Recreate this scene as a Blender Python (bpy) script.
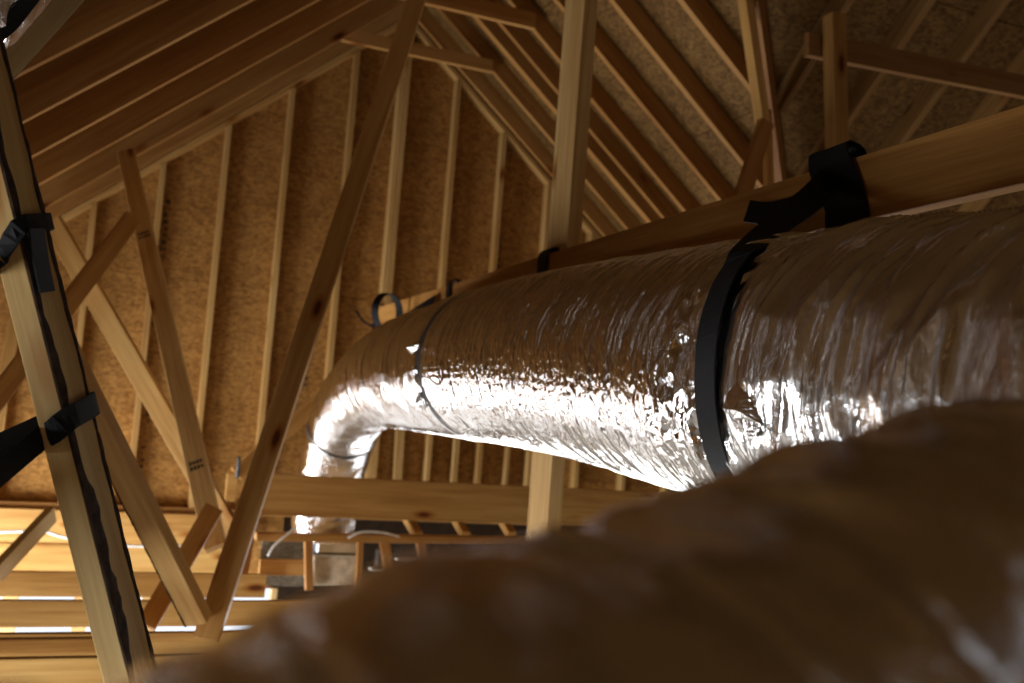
import bpy, bmesh, math, random
import numpy as np
from mathutils import Vector, Matrix

for o in list(bpy.data.objects):
    bpy.data.objects.remove(o)
scene = bpy.context.scene
COL = scene.collection
random.seed(7)
PI = math.pi

# ------------------------------------------------------------------ camera
# World: X across the gable, Y along the ridge towards the gable wall, Z up.
# The lens stands at the origin, about 0.9 m above the ceiling joists.
CAM_R = ((0.92499196, -0.09869321, 0.3669462),
         (-0.37260115, -0.04610939, 0.92684535),
         (0.07455368, 0.99404908, 0.07942402))      # world <- (right, up, forward)
cam_data = bpy.data.cameras.new('camera')
cam_data.sensor_width = 36.0
cam_data.lens = 995.0 / 1024.0 * 36.0
cam_data.clip_start = 0.02
cam_data.dof.use_dof = True
cam_data.dof.focus_distance = 1.85
cam_data.dof.aperture_fstop = 4.0
cam = bpy.data.objects.new('camera', cam_data)
COL.objects.link(cam)
cam.matrix_world = Matrix(((CAM_R[0][0], CAM_R[0][1], -CAM_R[0][2], 0),
                           (CAM_R[1][0], CAM_R[1][1], -CAM_R[1][2], 0),
                           (CAM_R[2][0], CAM_R[2][1], -CAM_R[2][2], 0),
                           (0, 0, 0, 1)))
scene.camera = cam

def at(px, py, Y):
    """world point at depth Y (distance along the ridge) seen at photo position px, py"""
    d = (px - 512.0, -(py - 341.5), 995.0)
    w = [sum(CAM_R[i][k] * d[k] for k in range(3)) for i in range(3)]
    t = Y / w[1]
    return Vector((w[0] * t, Y, w[2] * t))

# ------------------------------------------------------------------ world, light, exposure
world = bpy.data.worlds.new('sky')
scene.world = world
world.use_nodes = True
wn = world.node_tree.nodes
wn['Background'].inputs[0].default_value = (0.84, 0.91, 1.0, 1)
wn['Background'].inputs[1].default_value = 2.6

def area_light(name, loc, rot, sx, sy, power, color):
    l = bpy.data.lights.new(name, 'AREA')
    l.shape = 'RECTANGLE'; l.size = sx; l.size_y = sy
    l.energy = power; l.color = color
    o = bpy.data.objects.new(name, l); COL.objects.link(o)
    o.location = loc; o.rotation_euler = rot
    return o

# area lamps: daylight from unseen windows of the storey below, plus added lights
area_light('daylight_lower_left', (-2.68, 1.5, -1.9), (0, -PI / 2, 0), 1.9, 1.4, 440, (0.93, 0.96, 1.0))
area_light('added_light_bay', (-1.46, 5.95, -1.72), (0, -PI / 2, 0), 1.3, 1.65, 380, (0.96, 0.98, 1.0))  # unseen lamp added close in to brighten the lower left gable
area_light('daylight_lower_gable', (-0.05, 7.16, -2.25), (-PI / 2, 0, 0), 2.45, 2.0, 85, (0.95, 0.97, 1.0))
area_light('added_light_lower_right', (3.1, 7.16, -2.4), (-PI / 2, 0, 0), 2.3, 1.6, 340, (0.95, 0.97, 1.0))  # unseen lamp added to light rafter edges, clear of the duct's reflection

area_light('added_light_rear', (1.6, -3.12, 1.2), (PI / 2, 0, 0), 0.9, 1.0, 14, (0.80, 0.88, 1.0))  # lamp added inside the closed rear wall, no opening there

scene.view_settings.view_transform = 'Standard'
scene.view_settings.look = 'None'
scene.view_settings.gamma = 1.0
scene.view_settings.use_curve_mapping = False
scene.view_settings.exposure = -0.78

# ------------------------------------------------------------------ materials
def new_mat(name):
    m = bpy.data.materials.new(name); m.use_nodes = True
    nt = m.node_tree
    return m, nt, nt.nodes['Principled BSDF']

def node(nt, kind, **kw):
    n = nt.nodes.new(kind)
    for k, v in kw.items():
        if k in n.inputs.keys():
            n.inputs[k].default_value = v
        else:
            setattr(n, k, v)
    return n

def ramp(nt, stops):
    r = nt.nodes.new('ShaderNodeValToRGB')
    e = r.color_ramp.elements
    while len(e) < len(stops):
        e.new(0.5)
    for el, (p, c) in zip(e, stops):
        el.position = p
        el.color = (c[0], c[1], c[2], 1)
    return r

def mixc(nt, mode, fac, a, b):
    m = nt.nodes.new('ShaderNodeMix'); m.data_type = 'RGBA'; m.blend_type = mode
    for sock, v in ((m.inputs[0], fac), (m.inputs[6], a), (m.inputs[7], b)):
        if hasattr(v, 'node'):
            nt.links.new(v, sock)
        elif isinstance(v, (int, float)):
            sock.default_value = v
        else:
            sock.default_value = (v[0], v[1], v[2], 1)
    return m.outputs[2]

def local_coords(nt, scale):
    tc = nt.nodes.new('ShaderNodeTexCoord')
    oi = nt.nodes.new('ShaderNodeObjectInfo')
    mul = nt.nodes.new('ShaderNodeMath'); mul.operation = 'MULTIPLY'; mul.inputs[1].default_value = 37.0
    nt.links.new(oi.outputs['Random'], mul.inputs[0])
    add = nt.nodes.new('ShaderNodeVectorMath'); add.operation = 'ADD'
    nt.links.new(tc.outputs['Object'], add.inputs[0]); nt.links.new(mul.outputs[0], add.inputs[1])
    outs = []
    for s in scale:
        mp = nt.nodes.new('ShaderNodeVectorMath'); mp.operation = 'MULTIPLY'
        mp.inputs[1].default_value = s
        nt.links.new(add.outputs[0], mp.inputs[0])
        outs.append(mp.outputs[0])
    return outs, oi

def pine_material():
    """sawn pine: grain runs along local X, tint comes from the object colour"""
    m, nt, b = new_mat('pine_lumber')
    (g1, g2, kn, big), oi = local_coords(nt, ((1.3, 26, 26), (5, 130, 130), (2.3, 6.5, 6.5), (0.9, 3.0, 3.0)))
    n1 = node(nt, 'ShaderNodeTexNoise', Scale=1.0, Detail=4.0, Roughness=0.6, Distortion=0.6); nt.links.new(g1, n1.inputs['Vector'])
    n2 = node(nt, 'ShaderNodeTexNoise', Scale=1.0, Detail=2.0); nt.links.new(g2, n2.inputs['Vector'])
    n3 = node(nt, 'ShaderNodeTexNoise', Scale=1.0, Detail=2.0); nt.links.new(big, n3.inputs['Vector'])
    vk = node(nt, 'ShaderNodeTexVoronoi', Scale=1.0); nt.links.new(kn, vk.inputs['Vector'])
    r1 = ramp(nt, [(0.25, (0.38, 0.225, 0.085)), (0.5, (0.52, 0.35, 0.15)), (0.75, (0.60, 0.44, 0.22))])
    nt.links.new(n1.outputs['Fac'], r1.inputs[0])
    r2 = ramp(nt, [(0.3, (0.82, 0.78, 0.72)), (0.6, (1, 1, 1))]); nt.links.new(n2.outputs['Fac'], r2.inputs[0])
    c = mixc(nt, 'MULTIPLY', 0.7, r1.outputs[0], r2.outputs[0])
    r3 = ramp(nt, [(0.3, (0.80, 0.68, 0.54)), (0.65, (1.0, 1.0, 1.0))]); nt.links.new(n3.outputs['Fac'], r3.inputs[0])
    c = mixc(nt, 'MULTIPLY', 0.8, c, r3.outputs[0])
    rk = ramp(nt, [(0.0, (0.16, 0.07, 0.03)), (0.075, (0.24, 0.11, 0.05)), (0.12, (0.72, 0.52, 0.34)), (0.2, (1, 1, 1))])
    nt.links.new(vk.outputs['Distance'], rk.inputs[0])
    c = mixc(nt, 'MULTIPLY', 1.0, c, rk.outputs[0])
    c = mixc(nt, 'MULTIPLY', 1.0, c, oi.outputs['Color'])
    nt.links.new(c, b.inputs['Base Color'])
    b.inputs['Roughness'].default_value = 0.62
    b.inputs['Specular IOR Level'].default_value = 0.2
    bu = node(nt, 'ShaderNodeBump', Strength=0.25, Distance=0.002); nt.links.new(n2.outputs['Fac'], bu.inputs['Height'])
    nt.links.new(bu.outputs[0], b.inputs['Normal'])
    return m

def osb_material(name, base, dark):
    m, nt, b = new_mat(name)
    (a, bb, c_, d), oi = local_coords(nt, ((40, 40, 95), (95, 40, 40), (3, 3, 3), (14, 14, 14)))
    v1 = node(nt, 'ShaderNodeTexVoronoi', Scale=1.0); nt.links.new(a, v1.inputs['Vector'])
    v2 = node(nt, 'ShaderNodeTexVoronoi', Scale=1.0); nt.links.new(bb, v2.inputs['Vector'])
    n = node(nt, 'ShaderNodeTexNoise', Scale=1.0, Detail=3.0); nt.links.new(c_, n.inputs['Vector'])
    n2 = node(nt, 'ShaderNodeTexNoise', Scale=1.0, Detail=5.0, Roughness=0.7); nt.links.new(d, n2.inputs['Vector'])
    s1 = node(nt, 'ShaderNodeSeparateColor'); nt.links.new(v1.outputs['Color'], s1.inputs[0])
    s2 = node(nt, 'ShaderNodeSeparateColor'); nt.links.new(v2.outputs['Color'], s2.inputs[0])
    r1 = ramp(nt, [(0.0, dark), (0.5, base), (1.0, tuple(min(1, x * 1.35) for x in base))]); nt.links.new(s1.outputs[0], r1.inputs[0])
    r2 = ramp(nt, [(0.0, (0.72, 0.66, 0.6)), (0.5, (1, 1, 1)), (1, (1.0, 0.93, 0.8))]); nt.links.new(s2.outputs[1], r2.inputs[0])
    c = mixc(nt, 'MULTIPLY', 0.8, r1.outputs[0], r2.outputs[0])
    r3 = ramp(nt, [(0.35, (0.72, 0.66, 0.6)), (0.65, (1, 1, 1))]); nt.links.new(n.outputs['Fac'], r3.inputs[0])
    c = mixc(nt, 'MULTIPLY', 0.6, c, r3.outputs[0])
    r4 = ramp(nt, [(0.3, (0.6, 0.55, 0.5)), (0.6, (1, 1, 1))]); nt.links.new(n2.outputs['Fac'], r4.inputs[0])
    c = mixc(nt, 'MULTIPLY', 0.6, c, r4.outputs[0])
    nt.links.new(c, b.inputs['Base Color'])
    b.inputs['Roughness'].default_value = 0.8
    b.inputs['Specular IOR Level'].default_value = 0.12
    bu = node(nt, 'ShaderNodeBump', Strength=0.3, Distance=0.002); nt.links.new(s1.outputs[2], bu.inputs['Height'])
    nt.links.new(bu.outputs[0], b.inputs['Normal'])
    return m

def foil_material(name, fine_u, fine_v, strength, rough):
    """crinkled metallised duct jacket; UV is metres along and around the duct"""
    m, nt, b = new_mat(name)
    uv = nt.nodes.new('ShaderNodeUVMap'); uv.uv_map = 'UVMap'
    def sc(u, v):
        mp = nt.nodes.new('ShaderNodeVectorMath'); mp.operation = 'MULTIPLY'; mp.inputs[1].default_value = (u, v, 1)
        nt.links.new(uv.outputs[0], mp.inputs[0]); return mp.outputs[0]
    n1 = node(nt, 'ShaderNodeTexNoise', Scale=1.0, Detail=3.0, Roughness=0.65, Distortion=0.5); nt.links.new(sc(fine_u, fine_v), n1.inputs['Vector'])
    v1 = node(nt, 'ShaderNodeTexVoronoi', Scale=1.0); nt.links.new(sc(fine_u * 0.7, fine_v * 2.5), v1.inputs['Vector'])
    add = nt.nodes.new('ShaderNodeMath'); add.operation = 'MULTIPLY_ADD'; add.inputs[1].default_value = 0.35
    nt.links.new(v1.outputs['Distance'], add.inputs[0]); nt.links.new(n1.outputs['Fac'], add.inputs[2])
    bu = node(nt, 'ShaderNodeBump', Strength=strength, Distance=0.003); nt.links.new(add.outputs[0], bu.inputs['Height'])
    nt.links.new(bu.outputs[0], b.inputs['Normal'])
    n2 = node(nt, 'ShaderNodeTexNoise', Scale=1.0, Detail=4.0); nt.links.new(sc(7, 7), n2.inputs['Vector'])
    rc = ramp(nt, [(0.3, (0.74, 0.72, 0.70)), (0.7, (0.86, 0.85, 0.84))]); nt.links.new(n2.outputs['Fac'], rc.inputs[0])
    nt.links.new(rc.outputs[0], b.inputs['Base Color'])
    b.inputs['Metallic'].default_value = 1.0
    b.inputs['Roughness'].default_value = rough
    return m

def plain_material(name, color, rough=0.6, metal=0.0, noise=0.15, scale=30.0, bump=0.0):
    m, nt, b = new_mat(name)
    tc = nt.nodes.new('ShaderNodeTexCoord')
    n = node(nt, 'ShaderNodeTexNoise', Scale=scale, Detail=3.0); nt.links.new(tc.outputs['Object'], n.inputs['Vector'])
    lo = tuple(x * (1 - noise) for x in color); hi = tuple(min(1, x * (1 + noise)) for x in color)
    r = ramp(nt, [(0.3, lo), (0.7, hi)]); nt.links.new(n.outputs['Fac'], r.inputs[0])
    nt.links.new(r.outputs[0], b.inputs['Base Color'])
    b.inputs['Roughness'].default_value = rough; b.inputs['Metallic'].default_value = metal
    if rough >= 0.8: b.inputs['Specular IOR Level'].default_value = 0.1
    if bump:
        bu = node(nt, 'ShaderNodeBump', Strength=bump, Distance=0.003); nt.links.new(n.outputs['Fac'], bu.inputs['Height'])
        nt.links.new(bu.outputs[0], b.inputs['Normal'])
    return m

def webbing_material():
    m, nt, b = new_mat('black_webbing')
    uv = nt.nodes.new('ShaderNodeUVMap'); uv.uv_map = 'UVMap'
    w = node(nt, 'ShaderNodeTexWave', Scale=220.0, Distortion=0.5); w.bands_direction = 'X'
    nt.links.new(uv.outputs[0], w.inputs['Vector'])
    r = ramp(nt, [(0.2, (0.004, 0.004, 0.0045)), (0.8, (0.009, 0.009, 0.010))]); nt.links.new(w.outputs['Fac'], r.inputs[0])
    nt.links.new(r.outputs[0], b.inputs['Base Color'])
    b.inputs['Roughness'].default_value = 0.6
    b.inputs['Specular IOR Level'].default_value = 0.15
    bu = node(nt, 'ShaderNodeBump', Strength=0.4, Distance=0.001); nt.links.new(w.outputs['Fac'], bu.inputs['Height'])
    nt.links.new(bu.outputs[0], b.inputs['Normal'])
    return m

M_PINE = pine_material()
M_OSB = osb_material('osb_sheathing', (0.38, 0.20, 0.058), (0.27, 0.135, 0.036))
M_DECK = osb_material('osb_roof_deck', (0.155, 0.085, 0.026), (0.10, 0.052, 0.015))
M_GREY = osb_material('weathered_sheathing', (0.17, 0.15, 0.12), (0.11, 0.095, 0.075))
M_FOIL = foil_material('foil_fine', 130.0, 24.0, 1.0, 0.10)
M_FOIL_BIG = foil_material('foil_loose', 120.0, 26.0, 0.6, 0.2)
M_FOIL_TAPE = foil_material('foil_tape', 90.0, 90.0, 0.8, 0.18)
M_STRAP = webbing_material()
M_BLACK = plain_material('black_tape', (0.012, 0.012, 0.013), 0.45)
M_STEEL = plain_material('galvanised_steel', (0.55, 0.58, 0.60), 0.38, 0.9, 0.1, 14)
M_SHADE_WALL = plain_material('shade_toned_wall', (0.022, 0.013, 0.007), 0.85, 0, 0.3, 12)  # near-black wall colour stands in for the shade under the header
M_BARK = plain_material('bark', (0.035, 0.02, 0.012), 0.9, 0, 0.5, 60, 0.8)
M_INK = plain_material('printing_ink', (0.035, 0.03, 0.025), 0.8, 0, 0.3, 90)
M_WIRE = plain_material('cable_jacket', (0.75, 0.74, 0.70), 0.5)
M_FLOOR = plain_material('concrete', (0.24, 0.22, 0.19), 0.85, 0, 0.2, 4)
M_DRYWALL = plain_material('bare_board', (0.26, 0.20, 0.14), 0.85, 0, 0.1, 3)
M_PLASTIC = plain_material('black_plastic', (0.02, 0.02, 0.022), 0.4)
M_BOOT = plain_material('duct_board', (0.48, 0.40, 0.28), 0.8, 0, 0.25, 25)

# ------------------------------------------------------------------ helpers
def tag(o, label=None, cat=None, group=None, kind=None):
    if label: o['label'] = label
    if cat: o['category'] = cat
    if group: o['group'] = group
    if kind: o['kind'] = kind
    return o

def link(name, me, mat, parent=None):
    if mat: me.materials.append(mat)
    o = bpy.data.objects.new(name, me); COL.objects.link(o)
    if parent:
        o.parent = parent
        o.matrix_parent_inverse = parent.matrix_basis.inverted()
    return o

def empty(name, loc=(0, 0, 0)):
    o = bpy.data.objects.new(name, None); COL.objects.link(o)
    o.location = loc; o.empty_display_size = 0.1
    return o

def frame_from(a, b, side):
    x = (Vector(b) - Vector(a)); L = x.length; x.normalize()
    s = Vector(side); y = (s - x * s.dot(x)).normalized(); z = x.cross(y)
    m = Matrix((x, y, z)).transposed().to_4x4(); m.translation = Vector(a)
    return m, L

def box_mesh(name, x0, x1, y0, y1, z0, z1, bev=0.002):
    bm = bmesh.new()
    vs = [bm.verts.new(p) for p in ((x0, y0, z0), (x1, y0, z0), (x1, y1, z0), (x0, y1, z0),
                                    (x0, y0, z1), (x1, y0, z1), (x1, y1, z1), (x0, y1, z1))]
    for f in ((0, 3, 2, 1), (4, 5, 6, 7), (0, 1, 5, 4), (1, 2, 6, 5), (2, 3, 7, 6), (3, 0, 4, 7)):
        bm.faces.new([vs[i] for i in f])
    if bev:
        bmesh.ops.bevel(bm, geom=bm.edges[:], offset=bev, segments=1, affect='EDGES')
    me = bpy.data.meshes.new(name); bm.to_mesh(me); bm.free()
    return me

def board(name, a, b, width_dir, w, t, tint=(1, 1, 1), parent=None, mat=None, label=None, cat=None, group=None, kind=None, bev=0.002, anchor='c'):
    """sawn board from a to b: w wide along width_dir, t thick across it. anchor 'low': a-b is the edge it grows from along width_dir"""
    m, L = frame_from(a, b, width_dir)
    y0, y1 = (-w / 2, w / 2) if anchor == 'c' else (0.0, w)
    me = box_mesh(name, 0, L, y0, y1, -t / 2, t / 2, bev)
    o = link(name, me, mat or M_PINE)
    o.matrix_world = m
    if parent:
        o.parent = parent
        o.matrix_parent_inverse = Matrix.Translation(parent.location).inverted()
    j = 1 + random.uniform(-0.07, 0.07)
    o.color = (tint[0] * j, tint[1] * j, tint[2] * j, 1)
    return tag(o, label, cat, group, kind)

def bx(name, p0, p1, mat, parent=None, bev=0.002, tint=(1, 1, 1), **kw):
    """axis-aligned box object with its origin at the middle of its base"""
    c = Vector(((p0[0] + p1[0]) / 2, (p0[1] + p1[1]) / 2, p0[2]))
    me = box_mesh(name, p0[0] - c.x, p1[0] - c.x, p0[1] - c.y, p1[1] - c.y, 0, p1[2] - p0[2], bev)
    o = link(name, me, mat)
    o.location = c
    o.color = (*tint, 1)
    if parent:
        o.parent = parent
        o.matrix_parent_inverse = Matrix.Translation(parent.location).inverted()
    return tag(o, **kw)

def clip_poly(poly, planes):
    for (a, b, c) in planes:                       # keep a*u + b*v <= c
        out = []
        for i in range(len(poly)):
            p, q = poly[i], poly[(i + 1) % len(poly)]
            dp = a * p[0] + b * p[1] - c; dq = a * q[0] + b * q[1] - c
            if dp <= 0: out.append(p)
            if dp * dq < 0:
                t = dp / (dp - dq); out.append((p[0] + (q[0] - p[0]) * t, p[1] + (q[1] - p[1]) * t))
        poly = out
        if len(poly) < 3: return []
    return poly

def prism(name, poly, to3d, thick_vec, mat, parent=None):
    n = len(poly)
    base = [Vector(to3d(*p)) for p in poly]
    org = sum(base, Vector()) / n
    t = Vector(thick_vec)
    vs = [v - org for v in base] + [v - org + t for v in base]
    fs = [tuple(range(n))[::-1], tuple(range(n, 2 * n))] + [(i, (i + 1) % n, n + (i + 1) % n, n + i) for i in range(n)]
    me = bpy.data.meshes.new(name); me.from_pydata([tuple(v) for v in vs], [], fs)
    bm = bmesh.new(); bm.from_mesh(me); bmesh.ops.recalc_face_normals(bm, faces=bm.faces[:]); bm.to_mesh(me); bm.free()
    o = link(name, me, mat); o.location = org
    if parent:
        o.parent = parent
        o.matrix_parent_inverse = Matrix.Translation(parent.location).inverted()
    return o

class Noise:
    def __init__(self, seed):
        self.g = np.random.RandomState(seed).rand(512, 64)
    def __call__(self, u, v, pv):
        """smooth value noise, u free, v in [0,1) repeating with pv cells"""
        u = np.asarray(u, float); v = np.asarray(v, float) * pv
        iu = np.floor(u).astype(int); iv = np.floor(v).astype(int)
        fu = u - iu; fv = v - iv
        fu = fu * fu * (3 - 2 * fu); fv = fv * fv * (3 - 2 * fv)
        g = self.g
        def at_(i, j): return g[i % 512, (j % pv) % 64]
        return (at_(iu, iv) * (1 - fu) + at_(iu + 1, iv) * fu) * (1 - fv) + (at_(iu, iv + 1) * (1 - fu) + at_(iu + 1, iv + 1) * fu) * fv

def smooth_path(ctrl, n):
    """Catmull-Rom through rows of (x, y, z, r, ...); returns n rows evenly spaced by length"""
    c = np.array(ctrl, float)
    c = np.vstack([2 * c[0] - c[1], c, 2 * c[-1] - c[-2]])
    out = []
    for i in range(1, len(c) - 2):
        for t in np.linspace(0, 1, 60, endpoint=False):
            p0, p1, p2, p3 = c[i - 1], c[i], c[i + 1], c[i + 2]
            out.append(0.5 * (2 * p1 + (p2 - p0) * t + (2 * p0 - 5 * p1 + 4 * p2 - p3) * t * t + (3 * p1 - p0 - 3 * p2 + p3) * t ** 3))
    out.append(c[-2]); out = np.array(out)
    s = np.concatenate([[0], np.cumsum(np.linalg.norm(np.diff(out[:, :3], axis=0), axis=1))])
    q = np.linspace(0, s[-1], n)
    return np.stack([np.interp(q, s, out[:, k]) for k in range(out.shape[1])], 1), q

def path_frames(P, ref=(0, 0, 1)):
    T = np.gradient(P[:, :3], axis=0); T /= np.linalg.norm(T, axis=1)[:, None]
    N = np.zeros_like(T); r = np.array(ref, float)
    for i in range(len(T)):
        r = r - T[i] * r.dot(T[i]); r /= np.linalg.norm(r); N[i] = r
    return T, N, np.cross(T, N)

def tube(name, P, s, nt, disp, mat, parent=None, s_off=0.0, cap=False, ref=(0, 0, 1)):
    """surface around path rows (x,y,z,r); disp(S, V) adds radius, V in 0..1 around from the top"""
    T, N, B = path_frames(P, ref)
    n = len(P)
    V = np.linspace(0, 1, nt, endpoint=False)
    S, VV = np.meshgrid(s + s_off, V, indexing='ij')
    R = P[:, 3][:, None] + (disp(S, VV) if disp else 0.0)
    ang = VV * 2 * PI
    pts = P[:, None, :3] + (N[:, None, :] * np.cos(ang)[..., None] + B[:, None, :] * np.sin(ang)[..., None]) * R[..., None]
    org = P[0, :3].copy() if parent is None else np.array(parent.location)
    verts = (pts - org).reshape(-1, 3)
    i, j = np.meshgrid(np.arange(n - 1), np.arange(nt), indexing='ij')
    j2 = (j + 1) % nt
    quads = np.stack([i * nt + j, i * nt + j2, (i + 1) * nt + j2, (i + 1) * nt + j], -1).reshape(-1, 4)
    me = bpy.data.meshes.new(name)
    me.vertices.add(len(verts)); me.vertices.foreach_set('co', verts.astype(np.float32).ravel())
    nq = len(quads)
    me.loops.add(nq * 4); me.loops.foreach_set('vertex_index', quads.astype(np.int32).ravel())
    me.polygons.add(nq); me.polygons.foreach_set('loop_start', np.arange(0, nq * 4, 4, dtype=np.int32))
    uvl = me.uv_layers.new(name='UVMap')
    rm = float(P[:, 3].mean())
    u4 = np.stack([s[i], s[i], s[i + 1], s[i + 1]], -1).reshape(-1) + s_off
    jj = np.stack([j, j + 1, j + 1, j], -1).reshape(-1) / nt * 2 * PI * rm
    uvl.data.foreach_set('uv', np.stack([u4, jj], -1).astype(np.float32).ravel())
    me.update(calc_edges=True); me.validate()
    me.polygons.foreach_set('use_smooth', np.ones(len(me.polygons), dtype=bool))
    if cap:
        bm = bmesh.new(); bm.from_mesh(me)
        bmesh.ops.holes_fill(bm, edges=[e for e in bm.edges if e.is_boundary]); bm.to_mesh(me); bm.free()
    o = link(name, me, mat)
    if parent:
        o.parent = parent
    else:
        o.location = Vector(org)
    return o

def ribbon(name, pts, wdirs, width, thick, mat, parent=None, sub=8):
    """flat webbing strap along pts; wdirs gives the direction across the strap at every point"""
    ctrl = [tuple(p) + (0.0,) + tuple(w) for p, w in zip(pts, wdirs)]
    n = max(2, (len(pts) - 1) * sub + 1)
    P, s = smooth_path(ctrl, n)
    T = np.gradient(P[:, :3], axis=0); T /= np.linalg.norm(T, axis=1)[:, None]
    W = P[:, 4:7]; W = W - T * (W * T).sum(1)[:, None]; W /= np.linalg.norm(W, axis=1)[:, None]
    Nn = np.cross(T, W)
    org = np.array(parent.location) if parent else P[0, :3].copy()
    hw, ht = width / 2, thick / 2
    sec = [(-hw, -ht), (hw, -ht), (hw, ht), (-hw, ht)]
    verts, faces, uvs = [], [], []
    for k in range(n):
        for (a, b) in sec:
            verts.append(tuple(P[k, :3] - org + W[k] * a + Nn[k] * b))
    for k in range(n - 1):
        for q in range(4):
            q2 = (q + 1) % 4
            faces.append((k * 4 + q, k * 4 + q2, (k + 1) * 4 + q2, (k + 1) * 4 + q))
            uvs += [(s[k], sec[q][0]), (s[k], sec[q2][0]), (s[k + 1], sec[q2][0]), (s[k + 1], sec[q][0])]
    faces += [(0, 3, 2, 1), tuple((n - 1) * 4 + q for q in range(4))]; uvs += [(0, 0)] * 8
    me = bpy.data.meshes.new(name); me.from_pydata(verts, [], faces)
    uvl = me.uv_layers.new(name='UVMap'); uvl.data.foreach_set('uv', np.array(uvs, np.float32).ravel())
    bm = bmesh.new(); bm.from_mesh(me); bmesh.ops.recalc_face_normals(bm, faces=bm.faces[:]); bm.to_mesh(me); bm.free()
    o = link(name, me, mat)
    if parent: o.parent = parent
    else: o.location = Vector(org)
    return o

def wire(name, pts, r, mat, parent=None, **kw):
    P, s = smooth_path([tuple(p) + (r,) for p in pts], len(pts) * 6)
    o = tube(name, P, s, 8, None, mat, parent, ref=(0.3, 0.2, 0.9), cap=True)
    return tag(o, **kw)

# ------------------------------------------------------------------ roof geometry
RX, RZ, SL = 1.76, 2.93, 0.84            # ridge line of the rafter undersides and roof slope
GY = 7.0                                  # inner face of the gable studs
def roof_z(x): return RZ - SL * abs(x - RX)
CZ = 5.45                                 # cross gable: underside z = CZ - SL * Y
EAVE_L, EAVE_R = -2.72, 6.2
BACKY = -3.2
FLOORZ = -3.55
WB = 7.09                                 # face of gable sheathing

# ------------------------------------------------------------------ gable wall with studs, plates and OSB panels
WX1 = 7.2
def backing_mesh():
    rects = [(EAVE_L, -2.3, -0.9, 4.6), (-2.3, -0.95, -0.9, 4.6), (-0.95, WX1, -0.9, 4.6),
             (EAVE_L, -1.3, FLOORZ, -0.9), (-1.3, 1.2, FLOORZ, -3.265), (-1.3, 1.2, -1.245, -0.9), (1.2, 1.9, FLOORZ, -0.9), (4.3, WX1, FLOORZ, -0.9), (1.9, 4.3, -1.55, -0.9), (1.9, 4.3, FLOORZ, -3.25)]
    bm = bmesh.new()
    for x0, x1, z0, z1 in rects:
        vs = [bm.verts.new(p) for p in ((x0, 0, z0), (x1, 0, z0), (x1, 0, z1), (x0, 0, z1), (x0, 0.03, z0), (x1, 0.03, z0), (x1, 0.03, z1), (x0, 0.03, z1))]
        for f in ((0, 3, 2, 1), (4, 5, 6, 7), (0, 1, 5, 4), (1, 2, 6, 5), (2, 3, 7, 6), (3, 0, 4, 7)):
            bm.faces.new([vs[q] for q in f])
    bmesh.ops.recalc_face_normals(bm, faces=bm.faces[:])
    me = bpy.data.meshes.new('wall_back'); bm.to_mesh(me); bm.free()
    return me
wall_back = link('wall_back', backing_mesh(), M_OSB)
wall_back.location = (0, WB + 0.0125, 0)
tag(wall_back, kind='structure')
def gable_planes(dz): return [(SL, 1, RZ + SL * RX + dz), (-SL, 1, RZ - SL * RX + dz)]
def osb_panel(x0, x1, z0, z1, mat=M_OSB, parent=wall_back):
    g = 0.0016
    poly = clip_poly([(x0 + g, z0 + g), (x1 - g, z0 + g), (x1 - g, z1 - g), (x0 + g, z1 - g)], gable_planes(0.22))
    if poly:
        prism('osb_panel', poly, lambda u, v: (u, WB, v), (0, 0.012, 0), mat, parent)
XS = [EAVE_L, -2.3, -0.95, -0.227, 0.974, 2.19, 3.39, 4.6, EAVE_R]
for i in range(len(XS) - 1):
    for z0, z1 in ((-0.775, -0.43), (-0.43, 0.79), (0.79, 2.01), (2.01, 3.3)):
        osb_panel(XS[i], XS[i + 1], z0, z1)
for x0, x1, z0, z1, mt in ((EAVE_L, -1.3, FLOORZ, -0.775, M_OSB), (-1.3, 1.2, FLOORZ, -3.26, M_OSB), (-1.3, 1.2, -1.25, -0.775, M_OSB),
                           (1.2, 1.9, FLOORZ, -0.775, M_SHADE_WALL), (1.9, 3.1, -1.55, -0.775, M_SHADE_WALL), (3.1, 4.3, -1.55, -0.775, M_SHADE_WALL), (1.9, 4.3, FLOORZ, -3.25, M_SHADE_WALL), (4.3, WX1, FLOORZ, -0.775, M_SHADE_WALL)):
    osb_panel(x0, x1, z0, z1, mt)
STUD_TINT = (0.92, 0.84, 0.68)
for x in (-1.02, -0.62, -0.227, 0.171, 0.567, 0.974, 1.408, 2.19, 2.587, 2.99, 3.39, 3.80, 4.2):
    top = roof_z(x) - 0.045
    board('stud', (x, GY + 0.0445, -0.735), (x, GY + 0.0445, top), (0, 1, 0), 0.089, 0.038, STUD_TINT, wall_back)
for dx in (-0.020, 0.020):               # doubled stud under the ridge
    board('stud', (1.772 + dx, GY + 0.0445, -0.735), (1.772 + dx, GY + 0.0445, roof_z(1.76) - 0.045), (0, 1, 0), 0.089, 0.038, (1, 0.93, 0.8), wall_back)
for x, z1, w, lean in ((1.60, -0.2, 0.038, 0.0), (1.98, -0.1, 0.06, -0.03), (2.40, -0.2, 0.038, 0.0), (2.80, -0.2, 0.03, 0.02)):
    board('cripple_stud', (x, GY + 0.03, -0.735), (x + lean, GY + 0.03, z1 + 0.35), (0, 1, 0), 0.06, w, (0.85, 0.8, 0.68), wall_back)
board('bottom_plate', (-2.6, GY + 0.0445, -0.755), (6.0, GY + 0.0445, -0.755), (0, 1, 0), 0.089, 0.038, (0.72, 0.55, 0.38), wall_back)
nrm_l = Vector((-SL, 0, 1)).normalized(); nrm_r = Vector((SL, 0, 1)).normalized()
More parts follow.
